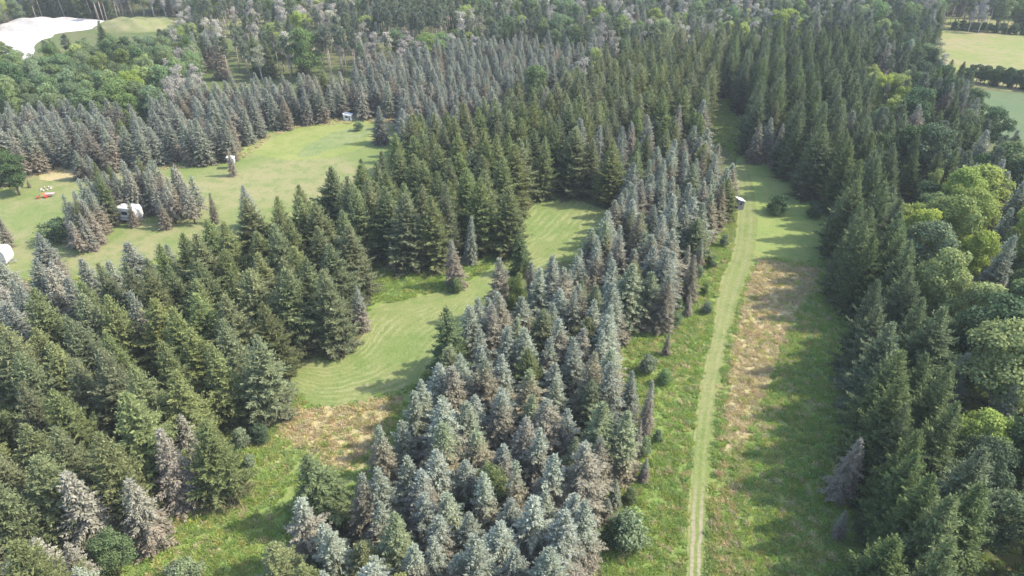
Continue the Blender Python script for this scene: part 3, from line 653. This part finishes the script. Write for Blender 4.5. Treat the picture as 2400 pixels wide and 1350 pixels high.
def fill(poly, z, step=None, jit=.0, seed=0):
    """triangulated sheet with a ragged outline from a world-space polygon"""
    g = random.Random(seed); out = []; n = len(poly)
    for i in range(n):
        a, b = Vector(poly[i]), Vector(poly[(i+1) % n]); L = (b-a).length; k = max(1, int(L/(step or 1.2)))
        nrm = Vector((-(b-a).y, (b-a).x)).normalized() if L > 0 else Vector((0, 0))
        for j in range(k):
            out.append(a + (b-a)*(j/k) + nrm*g.gauss(0, jit))
    # corner rounding
    for _ in range(2): out = [(out[i-1]+out[i]*2+out[(i+1) % len(out)])/4 for i in range(len(out))]
    from mathutils.geometry import tessellate_polygon
    V = [Vector((p.x, p.y, z)) for p in out]; T = tessellate_polygon([V])
    return [tuple(v) for v in V], [tuple(t) for t in T]
def sheet(name, pxpoly, z, mat, jit=.25, step=1.2, seed=1, world=False):
    poly = [at(*p) for p in pxpoly] if not world else pxpoly
    V, F = fill(poly, z, step, jit, seed)
    me = bpy.data.meshes.new(name); me.from_pydata(V, [], F); me.update()
    if len(me.polygons) and me.polygons[0].normal.z < 0: me.flip_normals()
    me.materials.append(M[mat]); o = link(bpy.data.objects.new(name, me)); o['kind'] = 'structure'; return o
def strip(name, pairs, z, mat, sub=10, jit=.08, seed=3):
    """sheet between two edges given as pixel pairs; UV runs along and across it"""
    g = random.Random(seed); Lp = [Vector(at(*a)) for a, b in pairs]; Rp = [Vector(at(*b)) for a, b in pairs]
    def cr(P, i, t):
        p0, p1, p2, p3 = P[max(i-1, 0)], P[i], P[i+1], P[min(i+2, len(P)-1)]
        return .5*((2*p1)+(p2-p0)*t+(2*p0-5*p1+4*p2-p3)*t*t+(3*p1-p0-3*p2+p3)*t**3)
    A, B = [], []
    for i in range(len(Lp)-1):
        for j in range(sub): A.append(cr(Lp, i, j/sub)); B.append(cr(Rp, i, j/sub))
    A.append(Lp[-1]); B.append(Rp[-1]); n = len(A); K = 8; V = []; UV = []
    s = 0
    for i in range(n):
        if i: s += ((A[i]-A[i-1]).length+(B[i]-B[i-1]).length)/2
        a = A[i] + (A[i]-B[i]).normalized()*g.gauss(0, jit); b = B[i] + (B[i]-A[i]).normalized()*g.gauss(0, jit)
        for k in range(K+1):
            q = a.lerp(b, k/K); V.append((q.x, q.y, z)); UV.append((s*.1, k/K))
    F = [(i*(K+1)+k, i*(K+1)+k+1, (i+1)*(K+1)+k+1, (i+1)*(K+1)+k) for i in range(n-1) for k in range(K)]
    me = bpy.data.meshes.new(name); me.from_pydata(V, [], F); me.update(); uvl = me.uv_layers.new(name='UVMap')
    for l in me.loops: uvl.data[l.index].uv = UV[l.vertex_index]
    if me.polygons[0].normal.z < 0: me.flip_normals()
    me.materials.append(M[mat]); o = link(bpy.data.objects.new(name, me)); o['kind'] = 'structure'; return o

g = MB(); g.add([(-3000,-400,0),(3000,-400,0),(3000,5000,0),(-3000,5000,0)], [(0,1,2,3)])
o = g.build('ground', M['floor']); o['kind'] = 'structure'
sheet('meadow', [(p[0]+(-30 if p[0] < 1700 else 40), p[1]) for p in STRIP], .02, 'weeds', 1.0)
sheet('meadow', [(540,1060),(640,990),(700,940),(960,900),(1000,930),(960,1120),(700,1450),(240,1450),(300,1300),(400,1230),(480,1150)], .02, 'weeds', 1.0, seed=2)
sheet('meadow', [(820,640),(900,628),(1000,630),(1190,590),(1190,640),(960,720),(840,740)], .02, 'weeds', .8, seed=4)
sheet('meadow', [(-200,480),(0,440),(60,395),(300,375),(430,370),(560,360),(600,318),(720,280),(860,266),(950,268),(980,300),(960,340),(880,420),(700,520),(560,620),(300,700),(-200,720)], .02, 'weeds', 1.0, seed=5)
sheet('dry_grass', [(1778,598),(1850,618),(1925,625),(1945,680),(1860,730),(1830,820),(1800,900),(1790,1000),(1740,1060),(1700,1080),(1712,900),(1725,800),(1745,690)], .03, 'dry', .8, seed=6)
sheet('dry_grass', [(640,1000),(700,950),(800,938),(940,915),(930,1000),(880,1090),(800,1110),(760,1080),(700,1050),(650,1040)], .03, 'dry', .8, seed=7)
0 and sheet('dry_grass', [(1560,850),(1640,800),(1655,830),(1630,1000),(1612,1200),(1600,1420),(1560,1420),(1575,1200),(1590,1000)], .03, 'dry', .8, seed=8)
sheet('camp_lawn', CAMP[:16]+[(955,330),(900,400),(700,500),(600,560),(400,650),(200,720),(-150,760)], .04, 'camp', .4, seed=9)
sheet('dry_grass', [(62,410),(110,400),(190,394),(250,396),(230,412),(150,420),(110,436),(70,432)], .045, 'dry', .9, 12)
sheet('vegetable_plot', [(700,352),(745,325),(830,298),(872,290),(884,302),(860,322),(800,345),(730,368),(690,372)], .055, 'plot', .9, seed=10)
sheet('sown_plot', [(600,345),(660,312),(760,284),(862,278),(890,285),(888,320),(850,350),(760,372),(650,376),(590,362)], .045, 'sown', .9, seed=10)
sheet('mown_lawn', [(1722,300),(1682,262),(1700,240),(1735,300),(1750,385),(1822,388),(1855,440),(1900,482),(1960,505),(1960,590),(1930,612),(1770,606),(1735,560),(1726,470),(1726,380),(1690,330)], .05, 'lawn', .3, seed=11)
strip('mown_lane', [((640,815),(640,870)),((720,838),(690,925)),((800,830),(760,952)),((848,790),(880,940)),((862,740),(985,900)),((900,712),(1030,830)),((990,695),(1080,760)),((1080,672),(1130,700)),((1160,625),(1200,655)),((1200,560),(1290,620)),((1225,505),(1400,590)),((1300,450),(1440,500))], .05, 'lane')
strip('grass_track', [((1603,1480),(1648,1480)),((1607,1350),(1653,1350)),((1611,1200),(1661,1200)),((1624,1030),(1671,1030)),((1641,900),(1688,900)),((1668,790),(1709,790)),((1677,720),(1731,720)),((1690,650),(1754,650)),((1717,590),(1769,590)),((1727,500),(1776,520)),((1727,420),(1765,440)),((1724,380),(1752,385))], .07, 'track', jit=.05)
sheet('sand_pit', SAND[:-3]+[(40,190),(-150,200),(-150,120)], .05, 'sand', .6, 3)
sheet('hay_field', [(2150,36),(2700,40),(2700,75),(2150,62)], .05, 'hay', .4, 4)
sheet('hay_field', [(2180,72),(2700,86),(2700,250),(2400,220),(2230,195),(2200,130)], .05, 'hay', .4, 4)
sheet('crop_field', [(2270,210),(2900,250),(2900,600),(2500,450),(2350,340)], .05, 'crop', .4, 4)
sheet('dry_grass', TANGAP+[(735,140)], .05, 'dry', .4, 4); sheet('dry_grass', TANGAP2, .05, 'mound', .4, 4)
def mound(name, cx, cy, rx, ry, h, mat, seed, rot=0.0):
    g = np.random.default_rng(seed); n = 48; V = []; u = np.linspace(-1, 1, n)
    ph = g.uniform(0, 6.28, 6)
    for b in u:
        for a in u:
            r = math.hypot(a, b); z = max(0, 1-r**2.4)**.8*(1+.22*math.sin(a*5+ph[0])*math.cos(b*4+ph[1])+.1*math.sin(a*13+ph[2]+b*9)) if r < 1 else 0
            V.append((cx + rx*a*math.cos(rot)-ry*b*math.sin(rot), cy + rx*a*math.sin(rot)+ry*b*math.cos(rot), h*z-.02 if r < 1 else -.3))
    F = [(j*n+i, j*n+i+1, (j+1)*n+i+1, (j+1)*n+i) for j in range(n-1) for i in range(n-1)]
    me = mesh_np(name, V, F, M[mat], None, True); o = link(bpy.data.objects.new(name, me)); o['kind'] = 'structure'; return o
x, y = at(120, 62); mound('sand_heap', x, y, 26, 10, 3.2, 'sand', 1, .1)
x, y = at(35, 90); mound('sand_heap', x, y, 14, 9, 1.8, 'sand', 3, .3)
x, y = at(330, 62); mound('grass_mound', x, y, 20, 13, 3.4, 'mound', 2)

# ------------------------------------------------------------------ tall grass
def tuft(seed, n, h, spread, lean=.85, w=.05):
    g = np.random.default_rng(seed); th = g.uniform(0, 6.28, n); r = spread*np.sqrt(g.random(n))
    P = np.stack([np.cos(th)*r, np.sin(th)*r, np.zeros(n)-.02], 1); ln = g.normal(0, lean, (n, 2))
    D = unit(np.stack([ln[:, 0]+np.cos(th)*.3, ln[:, 1]+np.sin(th)*.3, np.ones(n)], 1)); L = h*g.uniform(.5, 1.15, n)
    N = unit(np.cross(D, g.normal(0, 1, (n, 3)))); A = np.stack([g.random(n), np.full(n, .5), g.random(n)], 1)
    return kites(P, D, N, L, w*g.uniform(.7, 1.5, n), A)
def blades(name, a, b, patch):
    return foliage(name, a, b, a, 0, .02, .15, .45, patch=patch, patch_amt=.3)
M['gb'] = blades('green_blades', (.43,.55,.155), (.29,.40,.105), (.55,.52,.24))
M['tb'] = blades('tan_blades', (.72,.61,.37), (.56,.47,.27), (.48,.49,.21))
def tufts(nm, mat, seed, h, spread, n):
    out = []
    for j in range(4):
        V, F, C = tuft(seed+j, n, h*(.8+.15*j), spread, w=.075); out.append(bpy.data.objects.new(f'{nm}_{j:02d}', mesh_np(nm, V, F, M[mat], C)))
    return out
def grass(name, regions, protos, label, dens, avoid, seed, prob=None):
    g = np.random.default_rng(seed); P = []
    for poly in regions:
        W = np.array([at(*p) for p in poly]); lo, hi = W.min(0), W.max(0); n = int((hi-lo).prod()*dens)
        q = g.uniform(lo, hi, (n, 2)); px, py, _ = proj(q[:, 0], q[:, 1], np.zeros(n))
        m = inside(q[:, 0], q[:, 1], [tuple(a) for a in W]) & (px > -60) & (px < 2460) & (py < 1440)
        for av in avoid: m &= ~inside(px, py, av)
        q = q[m]
        f = np.sin(q[:, 0]*.9+1.3*np.sin(q[:, 1]*.31))*np.sin(q[:, 1]*.7+1.1*np.sin(q[:, 0]*.43)); q = q[g.random(len(q)) < .72+.28*f]
        P.append(q)
    q = np.concatenate(P); n = len(q); s = g.uniform(.6, 1.2, n)
    print(name, n)
    return instancer(name, np.c_[q, np.full(n, .03)], np.c_[g.normal(0, .12, (n, 2)), g.uniform(0, 6.28, n)], np.c_[s, s, s*g.uniform(.7, 1.2, n)], g.integers(0, 4, n), protos, None, label, 'grass')
TRK = [(1603,1500),(1607,1350),(1611,1200),(1624,1030),(1641,900),(1668,790),(1677,720),(1690,650),(1717,590),(1727,500),(1727,300),(1960,420),(1960,600),(1930,612),(1778,606),(1754,650),(1731,720),(1709,790),(1688,900),(1671,1030),(1661,1200),(1653,1350),(1648,1500)]
LN = [(620,842),(650,820),(700,840),(780,830),(840,790),(855,740),(880,715),(960,702),(1060,678),(1200,600),(1250,610),(1200,665),(1100,740),(1010,860),(965,905),(925,918),(850,940),(770,955),(720,950),(690,905)]
DRY = [(1778,605),(1850,622),(1925,628),(1900,690),(1860,740),(1830,820),(1800,900),(1780,970),(1745,1040),(1700,1060),(1705,900),(1722,800),(1745,690)]
DRY2 = [(650,1010),(700,960),(780,955),(940,922),(920,1000),(880,1080),(800,1100),(700,1050)]
DRY4 = [(1700,1060),(1745,1040),(1760,1150),(1720,1200),(1740,1300),(1790,1440),(1658,1440),(1670,1250),(1684,1100)]
DRY3 = [(1580,850),(1640,820),(1630,1000),(1612,1200),(1600,1440),(1570,1440),(1580,1200)]
pg = tufts('green_tuft', 'gb', 300, .42, .36, 48); pt = tufts('tan_tuft', 'tb', 310, .45, .36, 48)
LK = [(1150,600),(1200,520),(1300,440),(1440,470),(1440,540),(1250,690),(1150,700)]
NEAR = [(-100,560),(2500,430),(2500,1440),(-100,1440)]
CAMPX = CAMP[:16]+[(955,330),(900,400),(700,500),(560,560),(400,600),(140,660),(-150,640)]
grass('undergrowth_grass', [NEAR], pg, 'rough grass between and under the trees', 3.2, [TRK, LN, LANE2, LK, CAMPX, STRIP, MEAD_L, WEED], 15)
grass('tall_green_grass', [STRIP, MEAD_L, WEED], pg, 'tall green grass and weeds filling the unmown meadows', 7.0, [TRK, LN, LK, DRY, DRY2], 5)
grass('tall_dry_grass', [DRY, DRY2], pt, 'tall straw-coloured grass beside the track and lane', 6.0, [TRK, LN], 6)
grass('scattered_dry_grass', [STRIP, MEAD_L, DRY4, DRY4, DRY4, [(1690,880),(1880,640),(1930,700),(1900,820),(1830,980),(1720,1100)]], pt, 'straw-coloured stalks scattered among the green grass', .9, [TRK, LN, DRY, DRY2], 9)
camp_fringe = [(60,398),(300,380),(430,372),(560,362),(600,325),(720,284),(860,268),(950,268),(970,290),(940,312),(900,285),(720,297),(640,318),(575,370),(420,396),(60,412)]
grass('green_grass_among_dry', [DRY, DRY2], pg, 'green grass tufts growing through the dry patches', .45, [TRK, LN], 19)
grass('lawn_fringe_grass', [camp_fringe], pt, 'rough straw-coloured grass along the far edge of the camp lawn', 1.6, [], 8)

# ------------------------------------------------------------------ small things
M['white'] = plain('white_paint', (.72,.70,.67), .4, .4, .12, 1.5); M['glass'] = plain('dark_glass', (.02,.025,.05), .15, .8, .05)
M['greyp'] = plain('grey_trim', (.30,.31,.36), .5, .4, .08); M['tyre'] = plain('rubber', (.03,.03,.03), .8, .2, .1)
M['redp'] = plain('red_paint', (.62,.07,.03), .5, .4, .08); M['wood'] = plain('brown_wood', (.33,.20,.12), .8, .2, .2)
M['pink'] = plain('pale_pink_cloth', (.50,.36,.36), .8, .1, .08); M['metal'] = plain('pale_metal_roof', (.72,.72,.70), .35, .5, .05)
M['board'] = plain('grey_boards', (.24,.24,.27), .8, .2, .15); M['stone'] = plain('field_stone', (.42,.37,.34), .9, .1, .2)
M['blinds'] = plain('blue_grey_panel', (.33,.37,.48), .6, .3, .1)
def root(name, px, py, rz, label, cat, group=None):
    x, y = at(px, py); e = bpy.data.objects.new(name, None); link(e); e.location = (x, y, .05); e.rotation_euler = (0, 0, rz); return tag(e, label, cat, group)
def wheel(par, x, y, r=.36):
    wv = MB(); wv.tube([(x, y-.12, r), (x, y+.12, r)], [r, r], 16); tw = wv.build('wheel', M['tyre'], par)
    rm = MB(); rm.tube([(x, y-.14, r), (x, y+.14, r)], [r*.5, r*.5], 12); rm.build('rim', M['metal'], tw)
def trailer(px, py, rz, Lg, label, grp=None):
    e = root('travel_trailer', px, py, rz, label, 'trailer', grp); h = Lg/2; W = 1.25
    b = MB(); b.prism([(-h,.55),(h-.25,.55),(h,1.1),(h,2.5),(h-.35,3.1),(-h+.25,3.1),(-h,2.85)], -W, W); b.build('body', M['white'], e, .06)
    r = MB(); r.box(-h+.3, h-.45, -W+.12, W-.12, 3.1, 3.16); rf = r.build('roof', M['metal'], e)
    for x in (-h*.45, h*.3):
        v = MB(); v.box(x-.35, x+.35, -.35, .35, 3.16, 3.4); v.build('roof_vent', M['white'], rf, .04)
    for x0, x1 in ((-h*.85, -h*.6), (-h*.3, -h*.02), (h*.35, h*.65)):
        wi = MB(); wi.box(x0, x1, -W-.03, -W, 1.7, 2.4); wi.build('window', M['glass'], e)
    wi = MB(); wi.box(-h-.03, -h, -.6, .6, 1.7, 2.3); wi.build('window', M['glass'], e)
    d = MB(); d.box(h*.08, h*.08+.7, -W-.04, -W, .75, 2.6); dr = d.build('door', M['blinds'], e); k = MB(); k.box(h*.08+.58, h*.08+.66, -W-.08, -W-.04, 1.5, 1.62); k.build('handle', M['greyp'], dr)
    st = MB(); st.box(-h+.1, h-.3, -W-.02, -W, .95, 1.15); st.build('stripe', M['greyp'], e)
    sk = MB(); sk.box(-h+.1, h-.3, -W+.1, W-.1, .4, .55); sk.build('chassis', M['greyp'], e)
    for x in (-.5, .4):
        for y in (-W+.1, W-.1): wheel(e, x, y)
    t = MB(); t.tube([(h-.1, -.6, .5), (h+1.0, 0, .45)], [.05, .05], 6); t.tube([(h-.1, .6, .5), (h+1.0, 0, .45)], [.05, .05], 6); t.build('tow_bar', M['greyp'], e)
    return e
trailer(287, 514, R(-12), 8.4, 'long white travel trailer parked behind a grey spruce in the camp clump', 'white camp trailers')
trailer(-14, 618, R(4), 6.4, 'white trailer roof at the left edge among the lower camp spruces', 'white camp trailers')
def hut(name, px, py, rz, w_, d_, h_, label, wall, roof, cat='hut', stilts=0., slant=.35):
    e = root(name, px, py, rz, label, cat); z = stilts
    b = MB(); b.prism([(-w_/2,z),(w_/2,z),(w_/2,z+h_-slant),(-w_/2,z+h_)], -d_/2, d_/2); b.build('wall', M[wall], e)
    r = MB(); r.prism([(-w_/2-.15,z+h_+.02),(w_/2+.15,z+h_-slant-.03),(w_/2+.15,z+h_-slant+.07),(-w_/2-.15,z+h_+.12)], -d_/2-.15, d_/2+.15); r.build('roof', M[roof], e)
    wi = MB(); wi.box(-w_*.28, w_*.1, -d_/2-.03, -d_/2, z+h_*.5, z+h_*.72); f = wi.build('window', M['glass'], e)
    fr = MB(); fr.box(-w_*.32, w_*.14, -d_/2-.05, -d_/2-.0, z+h_*.44, z+h_*.49); fr.build('sill', M['wood'], f)
    dd = MB(); dd.box(w_*.2, w_*.42, -d_/2-.04, -d_/2, z+.08, z+h_*.7); dr = dd.build('door', M['board'], e)
    k = MB(); k.box(w_*.22, w_*.26, -d_/2-.08, -d_/2-.04, z+h_*.35, z+h_*.4); k.build('handle', M['metal'], dr)
    if stilts:
        for x in (-w_/2+.1, w_/2-.1):
            for y in (-d_/2+.1, d_/2-.1): l = MB(); l.tube([(x, y, -.05), (x, y, z)], [.07, .07], 6); l.build('leg', M['wood'], e)
    return e
hut('garden_hut', 1731, 489, R(12), 1.35, 1.5, 2.3, 'small grey hut with a pale slanting roof beside the grass track', 'board', 'metal', slant=.5)
hut('camp_cabin', 817, 281, R(-8), 2.1, 1.8, 1.75, 'small white cabin with reddish window at the far end of the camp lawn', 'white', 'metal')
hut('lookout_hut', 546, 394, R(5), 1.35, 1.3, 1.4, 'pale hut on wooden legs beside the lone spruce on the camp lawn', 'blinds', 'metal', stilts=1.3, slant=.2)
x, y = at(817, 285)
def chair(px, py, rz, label):
    e = root('garden_chair', px, py, rz, label, 'chair', 'red chairs on the camp lawn'); e.scale = (.85, .85, .85)
    s_ = MB(); s_.prism([(-.32,.42),(.3,.34),(.3,.38),(-.32,.46)], -.3, .3); s_.build('seat', M['redp'], e)
    b = MB(); b.prism([(.26,.36),(.62,1.15),(.57,1.17),(.21,.38)], -.3, .3); b.build('backrest', M['redp'], e)
    for y in (-.34, .34):
        a = MB(); a.box(-.36, .42, y-.06, y+.06, .62, .66); a.build('armrest', M['redp'], e)
        for x in (-.3, .34): l = MB(); l.box(x-.03, x+.03, y-.03, y+.03, 0, .62); l.build('leg', M['redp'], e)
chair(91, 466, R(20), 'red garden chair, left one of two on the camp lawn'); chair(110, 464, R(160), 'red garden chair beside the pale camping table')
e = root('camping_table', 119, 461, R(8), 'low table under a pink cloth beside the red chairs', 'table')
b = MB(); b.box(-.9, .9, -.4, .4, .66, .72); tp = b.build('tabletop', M['wood'], e)
b = MB(); b.box(-.93, .93, -.43, .43, .725, .74); b.box(-.93, .93, -.445, -.43, .45, .74); b.build('tablecloth', M['pink'], e)
for x in (-.8, .8):
    for y in (-.32, .32): l = MB(); l.box(x-.03, x+.03, y-.03, y+.03, 0, .66); l.build('leg', M['wood'], e)
for i in range(8):
    a = i*math.pi/4; cx, cy = at(108, 444); g_ = np.random.default_rng(400+i)
    n = 10; V = []; F = []
    for j in range(6):
        for k in range(n):
            p = math.pi*j/5; q = 2*math.pi*k/n; r = .26*(1+.15*math.sin(3*q+i)); V.append((r*math.sin(p)*math.cos(q), r*.8*math.sin(p)*math.sin(q), .17*math.cos(p)+.1))
    for j in range(5):
        for k in range(n): F.append((j*n+k, j*n+(k+1) % n, (j+1)*n+(k+1) % n, (j+1)*n+k))
    o = link(bpy.data.objects.new('fire_ring_stone', mesh_np('stone', V, F, M['stone'], None, True)))
    o.location = (cx+1.0*math.cos(a), cy+1.0*math.sin(a), .08); o.rotation_euler = (0, 0, a)
    tag(o, 'rough pale stone in the fire ring on the camp lawn', 'stone', 'stones of the fire ring')

# ------------------------------------------------------------------ air
hz = MB(); hz.box(-900, 900, -60, 1500, -1.0, 75); ho = hz.build('haze', None); ho['kind'] = 'stuff'; ho['label'] = 'thin summer haze over the forest'
hm = bpy.data.materials.new('haze_air'); hm.use_nodes = True; nt = hm.node_tree; nt.nodes.clear()
oo = nt.nodes.new('ShaderNodeOutputMaterial'); pv = nt.nodes.new('ShaderNodeVolumePrincipled'); pv.inputs['Color'].default_value = (.86,.92,1,1); pv.inputs['Density'].default_value = .00019
nt.links.new(pv.outputs[0], oo.inputs['Volume']); ho.data.materials.append(hm)
